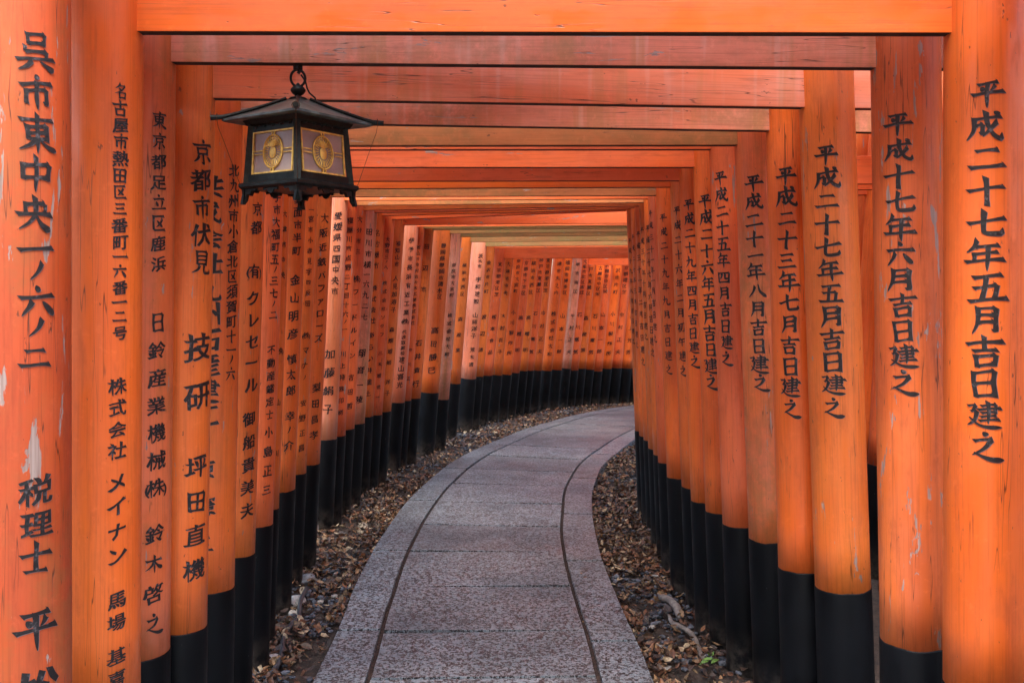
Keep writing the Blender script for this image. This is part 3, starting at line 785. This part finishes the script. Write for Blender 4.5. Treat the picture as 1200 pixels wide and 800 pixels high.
# transverse joints at the measured places, then every 0.63 m
js = [s_of_y(y) for y in (-2.6,-2.0,-1.35,-.7,-.05,.6,1.25,1.9,2.5,3.12,3.66,4.18,4.82,5.48,6.1,6.75,7.4)]
while js[-1] < arc[-1]-1: js.append(js[-1]+.63+rnd.uniform(-.03,.03))
for a, b_ in zip(js, js[1:]): slab(a, b_, inL, inR, rnd.uniform(-.05,.02), rnd.random(), rnd.uniform(-.002,.002))
for sd, yy in ((-1, (-2.3,-1.1,.3,1.6,2.95,4.22,5.5,6.8,8.0)), (1, (-2.5,-1.2,0,1.35,2.7,4.05,5.3,6.45,7.75))):
    jb = [s_of_y(y) for y in yy]
    while jb[-1] < arc[-1]-1.5: jb.append(jb[-1]+1.25+rnd.uniform(-.05,.05))
    for a, b_ in zip(jb, jb[1:]):
        if sd < 0: slab(a, b_, lambda s: -WO + wob(s, 5, .008), lambda s: -WI - JW + wob(s, 1), 0, rnd.random(), .001)
        else: slab(a, b_, lambda s: WI + JW + wob(s, 2), lambda s: WO + wob(s, 6, .008), 0, rnd.random(), .001)
bmesh.ops.recalc_face_normals(bm, faces=bm.faces)
p = from_bm('path', bm, GRANITE); p['kind'] = 'structure'
bm = bmesh.new(); prev = None
s = arc[0]
while s < arc[-1]-1:
    pt, nr_ = at_s(s); row = []
    for lat in (-WO+.03, WO-.03):
        q = pt+nr_*lat; row.append(bm.verts.new((q.x, q.y, ground_z(q.x, q.y)+TOP-.016)))
    if prev: bm.faces.new((prev[0], prev[1], row[1], row[0]))
    prev = row; s += .1
j = from_bm('path_joint_bed', bm, JOINT); j['kind'] = 'structure'

# ------------------------------------------------------------------ leaves and pebbles
def s_near(x, y):
    best = min(range(0, 1201, 12), key=lambda k: (samp[k].x-x)**2+(samp[k].y-y)**2)
    best = min(range(max(0, best-12), min(1200, best+12)+1), key=lambda k: (samp[k].x-x)**2+(samp[k].y-y)**2)
    p, nr_ = at_s(arc[best]); return arc[best], (Vector((x, y))-p).dot(nr_)
LEAFC = [(.19,.080,.034),(.11,.048,.023),(.25,.145,.07),(.07,.038,.022),(.36,.27,.165),(.14,.09,.045),(.10,.20,.03),(.05,.032,.025)]
def leafmat(k, c):
    m, nt, b = newmat('dry_leaf_%s' % ['rust','brown','tan','umber','pale','olive','green','dark'][k]); n = N(nt); v = coords(nt, rnd=False)
    nt.links.new(n.mix(n.ramp(n.tex(v, 55, 3, .6), .35, .7), tuple(x*.6 for x in c), tuple(x*1.35 for x in c)), b.inputs['Base Color'])
    b.inputs['Roughness'].default_value = .55; return m
LEAFM = [leafmat(k, c) for k, c in enumerate(LEAFC)]
posts = [(P.x, P.y) for k, v_ in GATES.items() if k < 100 for P in (v_[1], v_[2])]
LV = []; LF = []; LI = []
rl = random.Random(11)
def add_leaf(x, y, z, L, yaw, tilt, roll, mi):
    W = L*rl.uniform(.34, .62); curl = rl.uniform(-.3, .8)*L; fold = rl.uniform(-.2, .7)
    M = Matrix.Translation((x, y, z)) @ Matrix.Rotation(yaw, 4, 'Z') @ Matrix.Rotation(tilt, 4, 'Y') @ Matrix.Rotation(roll, 4, 'X')
    b0 = len(LV); st = [(0,0),(.22,rl.uniform(.5,1)),(.5,rl.uniform(.75,1.1)),(.78,rl.uniform(.4,.85)),(1,0)]
    tw = rl.uniform(-.5,.5)
    for t, w in st:
        zc = curl*(t-.5)**2*2
        for sgn in (-1, 0, 1):
            if w == 0 and sgn: continue
            q = Vector((L*(t-.5), sgn*w*W/2, zc + abs(sgn)*w*W*fold*.5 + tw*sgn*(t-.5)*W*.5))
            LV.append(M @ q)
    # indices: 0 tip; 1,2,3 ; 4,5,6 ; 7,8,9 ; 10 tip
    for f in ((0,2,1),(0,3,2),(1,2,5,4),(2,3,6,5),(4,5,8,7),(5,6,9,8),(7,8,10),(8,9,10)):
        LF.append([b0+i for i in f]); LI.append(mi)
W8 = [22,22,13,16,8,10,0,22]
def scatter(n_, ymin, ymax, szlo, szhi):
    c = 0
    while c < n_:
        s = rl.uniform(s_of_y(ymin), s_of_y(ymax)); sd = rl.choice((-1, 1))
        lat = sd*(WO + .01 + abs(rl.gauss(.0, .34)) if rl.random() < .55 else WO + rl.uniform(0, .75))
        p, nr_ = at_s(s); q = p+nr_*lat
        x, y = q
        c += 1
        z = ground_z(x, y) + .012 + rl.random()**1.6*.045
        if noise.noise(Vector((x*3.3, y*3.3, 9))) < (.0 if y < 5.4 else -.2) and rl.random() < .8: continue
        if min((x-a)**2+(y-b_)**2 for a, b_ in posts) < .088**2: continue
        add_leaf(x, y, z, rl.uniform(szlo, szhi), rl.uniform(0, 6.28), rl.gauss(0, .38), rl.gauss(0, .45), rl.choices(range(8), W8)[0])
scatter(15000, 3.0, 7.5, .016, .060)
scatter(9000, 7.5, 15.2, .028, .062)
scatter(700, .5, 3.0, .03, .065)
for _ in range(22):   # a few strays on the paving
    s = rl.uniform(s_of_y(4), s_of_y(13)); p, nr_ = at_s(s); q = p+nr_*rl.choice((-1,1))*rl.uniform(.3, .66)
    add_leaf(q.x, q.y, ground_z(*q)+TOP+.006, rl.uniform(.015,.03), rl.uniform(0,6.28), .05, .05, rl.choice((2,4,0)))
for (px, py) in ((800+30,777),(833,772),(825,780),(838,778)):
    q = hit_above_ground(px, py, .04); add_leaf(q.x, q.y, .055, .045, rl.uniform(0,6.28), -.2, .2, 6)
for (px, py) in ((388,610),(391,607),(386,612)):
    q = hit_above_ground(px, py, .06); add_leaf(q.x, q.y, .065, .03, rl.uniform(0,6.28), -.5, .2, 6)
me = bpy.data.meshes.new('fallen_leaves'); me.from_pydata(LV, [], LF); me.update()
me.polygons.foreach_set('material_index', LI)
o = link('fallen_leaves', me, LEAFM); o['kind'] = 'stuff'; o['label'] = 'brown and tan fallen leaves between path and pillars'; o['category'] = 'leaves'

PEB = [flat('pebble_dark', (.035,.042,.053), .5, scale=30), flat('pebble_grey', (.09,.10,.12), .6, scale=30), flat('pebble_pale', (.33,.31,.28), .7, scale=30)]
ico = bmesh.new(); bmesh.ops.create_icosphere(ico, subdivisions=1, radius=1); ico.verts.index_update()
IV = [v_.co.copy() for v_ in ico.verts]; IF = [[v_.index for v_ in f.verts] for f in ico.faces]; ico.free()
LV = []; LF = []; LI = []
for _ in range(13000):
    s = rl.uniform(s_of_y(2.5), s_of_y(14.5)); sd = rl.choice((-1, 1))
    lat = sd*(WO + rl.uniform(.03, .8)); p, nr_ = at_s(s); q = p+nr_*lat
    near = 4.6 < 0 or (q.y < 5.4)
    if noise.noise(Vector((q.x*2.1, q.y*2.1, 4))) < (-.12 if near else .12): continue
    r = rl.uniform(.005, .017) * (1.15 if near else .9)
    M = Matrix.Translation((q.x, q.y, ground_z(*q)+.010+rl.random()*.022)) @ Matrix.Rotation(rl.uniform(0,6.28), 4, 'Z') @ Matrix.Diagonal((r*rl.uniform(.9,1.5), r*rl.uniform(.7,1.1), r*rl.uniform(.45,.8), 1))
    b0 = len(LV); LV += [M @ (v_ * rl.uniform(.72, 1.18)) for v_ in IV]
    mi = rl.choices((0,1,2), (55,40,5))[0]
    for f in IF: LF.append([b0+i for i in f]); LI.append(mi)
me = bpy.data.meshes.new('gravel'); me.from_pydata(LV, [], LF); me.update(); me.polygons.foreach_set('material_index', LI)
o = link('gravel', me, PEB); o['kind'] = 'stuff'; o['label'] = 'dark grey gravel mixed with the fallen leaves'; o['category'] = 'gravel'

# pale stones, root and drain hose
def stone(px, py, r, label, mat, seed):
    q = hit_above_ground(px, py, .04); bm = bmesh.new(); bmesh.ops.create_icosphere(bm, subdivisions=3, radius=1)
    for v_ in bm.verts:
        k = 1+.28*noise.noise(v_.co*1.4+Vector((seed,0,0)))+.07*noise.noise(v_.co*5+Vector((seed,0,0)))
        v_.co = Vector((v_.co.x*k*r*1.2, v_.co.y*k*r, v_.co.z*k*r*.7))
    o = from_bm('stone', bm, mat, None, (q.x, q.y, ground_z(q.x,q.y)+r*.45), (0,0,seed), True)
    o['label'] = label; o['category'] = 'stone'
PALE = flat('pale_stone', (.50,.48,.43), .8, scale=20, bump=.6); GREY = flat('grey_stone', (.17,.18,.20), .7, scale=20, bump=.6)
stone(347, 700, .045, 'whitish stone against the black pillar foot beside the curved hose', PALE, 1.3)
stone(345, 713, .030, 'smaller whitish stone just in front of the whitish one by the hose', PALE, 2.3)
stone(359, 676, .050, 'grey stone at the upper end of the hose by the black pillars', GREY, 4.1)
stone(318, 768, .040, 'pale stone at the lower end of the hose below the black pillar', PALE, 3.3)
stone(425, 612, .035, 'tan stone in the leaves at the foot of the black pillars, beyond the hose', flat('tan_stone', (.36,.30,.22), .8, scale=20, bump=.6), 5.2)
def strand(name, pix, z, rad, mat, label, cat, zs=None):
    pts = []
    for k, (px, py) in enumerate(pix):
        zz = (zs[k] if zs else z); q = hit_above_ground(px, py, zz); pts.append(Vector((q.x, q.y, ground_z(q.x, q.y)+zz)))
    sm = []
    for k in range(len(pts)-1):
        p0, p1, p2, p3 = pts[max(k-1,0)], pts[k], pts[k+1], pts[min(k+2,len(pts)-1)]
        for j_ in range(8):
            f = j_/8; sm.append(.5*((2*p1)+(-p0+p2)*f+(2*p0-5*p1+4*p2-p3)*f*f+(-p0+3*p1-3*p2+p3)*f**3))
    sm.append(pts[-1]); m_ = len(sm)
    rr = [rad*(1-.55*abs(2*k/(m_-1)-1)**3)*(1+.18*noise.noise(sm[k]*14)) if name == 'tree_root' else rad for k in range(m_)]
    bm = bmesh.new(); tube(bm, sm, rr, 10)
    o = from_bm(name, bm, mat, smooth=True); o['label'] = label; o['category'] = cat
ROOT = flat('root_bark', (.21,.18,.155), .85, scale=25, bump=.8); HOSE = flat('hose_rubber', (.045,.048,.055), .45, var=.2)
strand('drain_hose', [(313,805),(317,790),(326,777),(331,762),(332,748),(341,732),(350,722),(352,705),(360,689),(374,681)], .035, .011, HOSE, 'dark curved hose lying in the leaves at the foot of the black pillars', 'hose',
       [.0,.03,.045,.045,.04,.04,.04,.045,.04,.0])
strand('tree_root', [(770,694),(777,700),(785,703),(793,712),(797,722),(800,727)], .04, .020, ROOT, 'pale grey root arching through leaves, the thicker upper one', 'root', [-.01,.035,.045,.045,.03,-.02])
strand('tree_root', [(783,716),(787,728),(798,734),(809,741),(816,752),(822,768),(830,778)], .035, .012, ROOT, 'thin grey root curling below the thicker one among dark gravel', 'root', [.0,.03,.035,.035,.03,.02,-.02])

# ------------------------------------------------------------------ lantern
IRON = flat('lantern_iron', (.012,.018,.018), .42, .55, var=.4, scale=60, bump=.4)
VERD = flat('lantern_roof_copper', (.075,.105,.098), .40, .25, var=.45, scale=25, bump=.3)
GOLD = flat('lantern_brass', (.90,.58,.14), .42, .3, var=.3, scale=50, bump=.3)
m, nt, b = newmat('lantern_pane'); n = N(nt); v = coords(nt)
nt.links.new(n.mix(n.ramp(n.tex(v, 12, 4, .6), .35, .7), (.31,.24,.22), (.43,.35,.32)), b.inputs['Base Color'])
b.inputs['Roughness'].default_value = .35; b.inputs['Transmission Weight'].default_value = .12; PANE = m
g2, PL2, PR2, nl2, nr2, gz2, w2 = GATES[2]
t_ = (-.60-PL2.x)/(PR2.x-PL2.x); hy = PL2.y+(PR2.y-PL2.y)*t_
d_ = ray(349, 77); hook = Vector((d_.x*hy/d_.y, hy, zat(hy, 77, 349)))
beam_z = gz2 + nl2 + (nr2-nl2)*t_
hook.z = beam_z
S = hy/F    # metres per photographed pixel at that distance
lan = empty('hanging_lantern', (hook.x, hook.y, beam_z-.40*.965), R(45+11), 'square dark metal lantern with gilt crest panes hanging from the second beam', 'lantern')
lan.scale = (.965,)*3
def zz(py): return .40 - (py-75)*S*1.0
hs0, hs1 = .131, .148                       # half diagonal at body top and bottom
k45 = math.sqrt(.5)
def sq(bm, prof, cap=True):
    rows = [[bm.verts.new((sx_*h, sy_*h, z)) for sx_, sy_ in ((-1,-1),(1,-1),(1,1),(-1,1))] for h, z in prof]
    for a, b_ in zip(rows, rows[1:]):
        for k in range(4): bm.faces.new((a[k], a[(k+1)%4], b_[(k+1)%4], b_[k]))
    if cap: bm.faces.new(rows[0][::-1]); bm.faces.new(rows[-1])
zt, zb = zz(146), zz(222)
ht, hb = hs0*k45, hs1*k45
# body: corner posts, upper and lower rails, bottom tray, inner lining behind the panes
bm = bmesh.new()
zp1, zp0 = zz(158), zz(208)
hw = lambda z: hb + (ht-hb)*(z-zb)/(zt-zb)
for sx_ in (-1,1):
    for sy_ in (-1,1):
        tube(bm, [(sx_*(hb-.006), sy_*(hb-.006), zb), (sx_*(ht-.006), sy_*(ht-.006), zt)], .0125, 4)
for k in range(4):
    M = Matrix.Rotation(k*math.pi/2, 3, 'Z')
    for zc, hh in (((zt+zp1)/2+.002, (zt-zp1)+.004), ((zb+zp0)/2-.0, (zp0-zb))):
        h = hw(zc); g_ = bmesh.ops.create_cube(bm, size=1)
        bmesh.ops.transform(bm, matrix=(M.to_4x4() @ Matrix.Translation((0, -h+.009, zc)) @ Matrix.Diagonal((2*h-.026, .012, hh, 1))), verts=g_['verts'])
sq(bm, [(hb+.004, zb-.006), (hb+.009, zb), (hb+.009, zb+.008), (hb+.001, zb+.012)])
sq(bm, [(ht+.001, zt-.010), (ht+.006, zt-.006), (ht+.012, zt+.006)])
# scrollwork beads along the frieze
for k in range(4):
    M = Matrix.Rotation(k*math.pi/2, 4, 'Z')
    for q in range(9):
        x = (-1+2*(q+.5)/9)*(ht-.02); zc = (zt+zp1)/2+.003+(.0025 if q % 2 else -.0025)
        g_ = bmesh.ops.create_icosphere(bm, subdivisions=1, radius=.0052)
        bmesh.ops.transform(bm, matrix=M @ Matrix.Translation((x, -hw(zc)+.002, zc)) @ Matrix.Diagonal((1.3,.5,.8,1)), verts=g_['verts'])
body = from_bm('body', bm, IRON, lan)
tilt = math.atan((hb-ht)/(zt-zb))
for k in range(4):
    M = Matrix.Rotation(k*math.pi/2, 4, 'Z')
    zc = (zp1+zp0)/2; h = hw(zc); ph = (zp1-zp0); pw = 2*h-.040
    base = M @ Matrix.Translation((0, -h+.010, zc)) @ Matrix.Rotation(-tilt, 4, 'X')
    bm = bmesh.new(); box(bm, (0,0,0), (pw, .003, ph)); bmesh.ops.transform(bm, matrix=base, verts=bm.verts)
    pane = from_bm('pane', bm, PANE, lan)
    bm = bmesh.new(); f = .0045; y = -.0045
    for sx_ in (-1,1): box(bm, (sx_*(pw/2-f/2), y, 0), (f, .004, ph), None, .0006)
    for sz_ in (-1,1): box(bm, (0, y, sz_*(ph/2-f/2)), (pw-2*f-.0004, .004, f), None, .0006)
    rc = min(pw, ph)*.345
    for o_ in (-.0046, .0046):
        for sx_ in (-1,1): box(bm, (sx_*(pw/2+rc)/2, y, o_), ((pw/2-rc)-f, .003, .0026))
        for sz_ in (-1,1): box(bm, (o_, y, sz_*(ph/2+rc)/2), (.0026, .003, (ph/2-rc)-f))
    bmesh.ops.transform(bm, matrix=base, verts=bm.verts)
    from_bm('gilt_frame', bm, GOLD, pane)
    bm = bmesh.new(); rx, rz_ = rc*.92, rc*1.12
    ell = lambda q, n_, a=1.0, zo=0: (a*rx*math.cos(2*math.pi*q/n_), y, zo+a*rz_*math.sin(2*math.pi*q/n_))
    tube(bm, [ell(q, 32) for q in range(32)], .0024, 6, True)
    tube(bm, [ell(q, 28, .84) for q in range(28)], .0009, 5, True)
    for q in range(26):   # radiating openwork
        a = 2*math.pi*q/26
        tube(bm, [(.50*rx*math.cos(a), y, .50*rz_*math.sin(a)), (.97*rx*math.cos(a), y, .97*rz_*math.sin(a))], .00125, 4)
    g_ = bmesh.ops.create_uvsphere(bm, u_segments=14, v_segments=10, radius=1)   # the tied sheaf in the middle
    bmesh.ops.transform(bm, matrix=Matrix.Translation((0, y, -.06*rz_)) @ Matrix.Diagonal((rx*.36, .003, rz_*.38, 1)), verts=g_['verts'])
    for q in range(-4, 5):
        a = R(90+q*17)
        tube(bm, [(0, y-.001, .25*rz_), (.45*rx*math.cos(a), y-.002, .25*rz_+.38*rz_*math.sin(a)), (.85*rx*math.cos(a), y-.001, .22*rz_+.50*rz_*math.sin(a))], [.0018,.0022,.001], 5)
    for q in range(5): 
        zq = -.52*rz_ - q*.085*rz_
        for sx_ in (-1,1): box(bm, (sx_*.0015, y, zq), (.0018,.003,.0018))
    bmesh.ops.transform(bm, matrix=base, verts=bm.verts)
    from_bm('crest', bm, GOLD, pane)
# roof: concave square hip roof, ridge rods that run out past the eaves
re, rt_ = .199*k45, .022
ze, zr_ = zz(142), zz(117)
bm = bmesh.new(); prof = []
for k in range(9):
    f = k/8; h = re+(rt_-re)*f; z = ze + (zr_-ze)*(.8*f+.2*f*f)
    prof.append((h, z))
sq(bm, [(ht+.010, ze-.004), (re-.004, ze-.009), (re+.002, ze-.006)] + prof + [(rt_*.8, zr_+.004)])
roof = from_bm('roof', bm, VERD, lan)
for k in range(4):
    a = math.pi/4 + k*math.pi/2; pts = []; 
    for (h, z) in prof[::-1]: pts.append((h*math.sqrt(2)*math.cos(a), h*math.sqrt(2)*math.sin(a), z+.004))
    pts.append((.230*math.cos(a), .230*math.sin(a), ze+.0015))
    bm = bmesh.new(); tube(bm, pts, [.0045]*4+[.0055]*4+[.0065, .0075], 8)
    from_bm('ridge_rod', bm, IRON, roof, smooth=False)
    bm = bmesh.new(); px_, py_ = .213*math.cos(a), .213*math.sin(a)
    ringp = [(px_+.010*math.cos(q*.785)*math.cos(a+math.pi/2), py_+.010*math.cos(q*.785)*math.sin(a+math.pi/2), ze+.003+.010*math.sin(q*.785)) for q in range(8)]
    tube(bm, ringp, .0010, 5, True)
    fx = hb*math.sqrt(2)+.004
    tube(bm, [(px_, py_, ze-.006), (px_*.985, py_*.985, ze-.025), (px_*.93, py_*.93, ze-.055), (fx*math.cos(a), fx*math.sin(a), zb-.005)], .0008, 5)
    from_bm('tie_wire', bm, flat('wire', (.10,.055,.03), .5, .8) if k == 0 else bpy.data.materials['wire'], lan)
# feet: scrolled cloud brackets at the corners, scalloped apron between them
for k in range(4):
    a = math.pi/4 + k*math.pi/2; hd = hb*math.sqrt(2)
    zf = zz(243)
    prof2 = [(-.050, zb-.004), (-.044, zb-.013), (-.030, zb-.011), (-.024, zb-.022), (-.012, zb-.020), (-.008, zb-.036), (.003, zf), (.013, zf+.001), (.010, zf+.014), (.006, zb-.020), (.008, zb-.004)]
    bm = bmesh.new()
    M = Matrix.Rotation(a, 4, 'Z')
    for wing in (0, 1):
        # each foot is two plates along the two walls that meet at the corner
        wa = R(180-45) if wing == 0 else R(180+45)
        vs = []
        for yy in (-.004, .004):
            row = []
            for u, z in prof2:
                lx = hd - .004; du = -u
                row.append(bm.verts.new(M @ Vector((lx + du*math.cos(wa) - yy*math.sin(wa), du*math.sin(wa) + yy*math.cos(wa), z + (0 if wing else .0007)))))
            vs.append(row)
        bm.faces.new(vs[0]); bm.faces.new(vs[1][::-1]); n_ = len(prof2)
        for q in range(n_): bm.faces.new((vs[0][q], vs[1][q], vs[1][(q+1)%n_], vs[0][(q+1)%n_]))
    bmesh.ops.recalc_face_normals(bm, faces=bm.faces)
    from_bm('foot', bm, IRON, lan)
    bm = bmesh.new(); M2 = Matrix.Rotation(k*math.pi/2, 4, 'Z'); row = [[], []]
    for yi, yy in enumerate((-hb+.001, -hb+.006)):
        pts = [(-.030, 0), (-.026, -.010), (-.014, -.007), (-.008, -.015), (0, -.018), (.008, -.015), (.014, -.007), (.026, -.010), (.030, 0)]
        row[yi] = [bm.verts.new(M2 @ Vector((u, yy, zb-.003+z))) for u, z in pts]
    bm.faces.new(row[0]); bm.faces.new(row[1][::-1])
    for q in range(9): bm.faces.new((row[0][q], row[1][q], row[1][(q+1)%9], row[0][(q+1)%9]))
    bmesh.ops.recalc_face_normals(bm, faces=bm.faces)
    from_bm('apron', bm, IRON, lan)
bm = bmesh.new(); zf0 = zr_
rings(bm, [(.026, zf0+.001), (.022, zf0+.006), (.010, zf0+.009), (.009, zf0+.012), (.015, zf0+.016), (.020, zf0+.023), (.0205, zf0+.028), (.015, zf0+.035), (.007, zf0+.038), (.005, zf0+.043), (.002, zf0+.046)], 16)
from_bm('finial', bm, IRON, lan, smooth=True)
rcz = (zf0+.041 + .018)
ring_r = .5*(.386-(zf0+.036)); rcz = .386-ring_r
bm = bmesh.new()
ca, sa = math.cos(R(-46)), math.sin(R(-46))
tube(bm, [(.85*ring_r*math.cos(q*math.pi/12)*ca, .85*ring_r*math.cos(q*math.pi/12)*sa, rcz+ring_r*math.sin(q*math.pi/12)) for q in range(24)], .0036, 8, True)
from_bm('hanging_ring', bm, IRON, lan, smooth=True)
bm = bmesh.new()
pl = [(.008, .373), (.020, .355), (.024, .337), (.030, .325), (.045, .312), (.049, .295), (.043, .278), (.036, .270)]
tube(bm, [(u*ca, u*sa, z) for u, z in pl], .0026, 6)
from_bm('catch_wire', bm, IRON, lan, smooth=True)
bm = bmesh.new()
box(bm, (0,0,.392), (.020,.018,.016), None, .003)
tube(bm, [(0,0,.398),(0,0,.388),(.004*ca,.004*sa,.381),(0,0,.376)], .005, 8)
from_bm('hook', bm, IRON, lan)

# ------------------------------------------------------------------ light
w = bpy.data.worlds.new('World'); sc.world = w; w.use_nodes = True
nt = w.node_tree; bg = nt.nodes['Background']; sky = nt.nodes.new('ShaderNodeTexSky'); sky.sky_type = 'NISHITA'
sky.sun_disc = False; EL, AZ = R(60), R(187); sky.sun_elevation = EL; sky.sun_rotation = AZ
sky.dust_density = 3; sky.air_density = 1.3
nt.links.new(sky.outputs[0], bg.inputs[0]); bg.inputs[1].default_value = .15
sd = bpy.data.lights.new('sun', 'SUN'); sd.energy = 1.5; sd.angle = R(28); sd.color = (1, .95, .88)
so = bpy.data.objects.new('sun', sd); COL.objects.link(so)
# direction to the sun: azimuth AZ from +Y (clockwise positive), elevation EL
dv = Vector((math.sin(AZ)*math.cos(EL), math.cos(AZ)*math.cos(EL), math.sin(EL)))
so.rotation_euler = dv.to_track_quat('Z', 'Y').to_euler(); so.location = (0,0,20)
sc.view_settings.view_transform = 'Standard'; sc.view_settings.look = 'None'; sc.view_settings.gamma = 1
sc.view_settings.exposure = 2.42
sc.render.engine = 'CYCLES'
cy = sc.cycles; cy.max_bounces = 10; cy.diffuse_bounces = 7; cy.glossy_bounces = 4; cy.use_denoising = True
cy.sample_clamp_indirect = 6
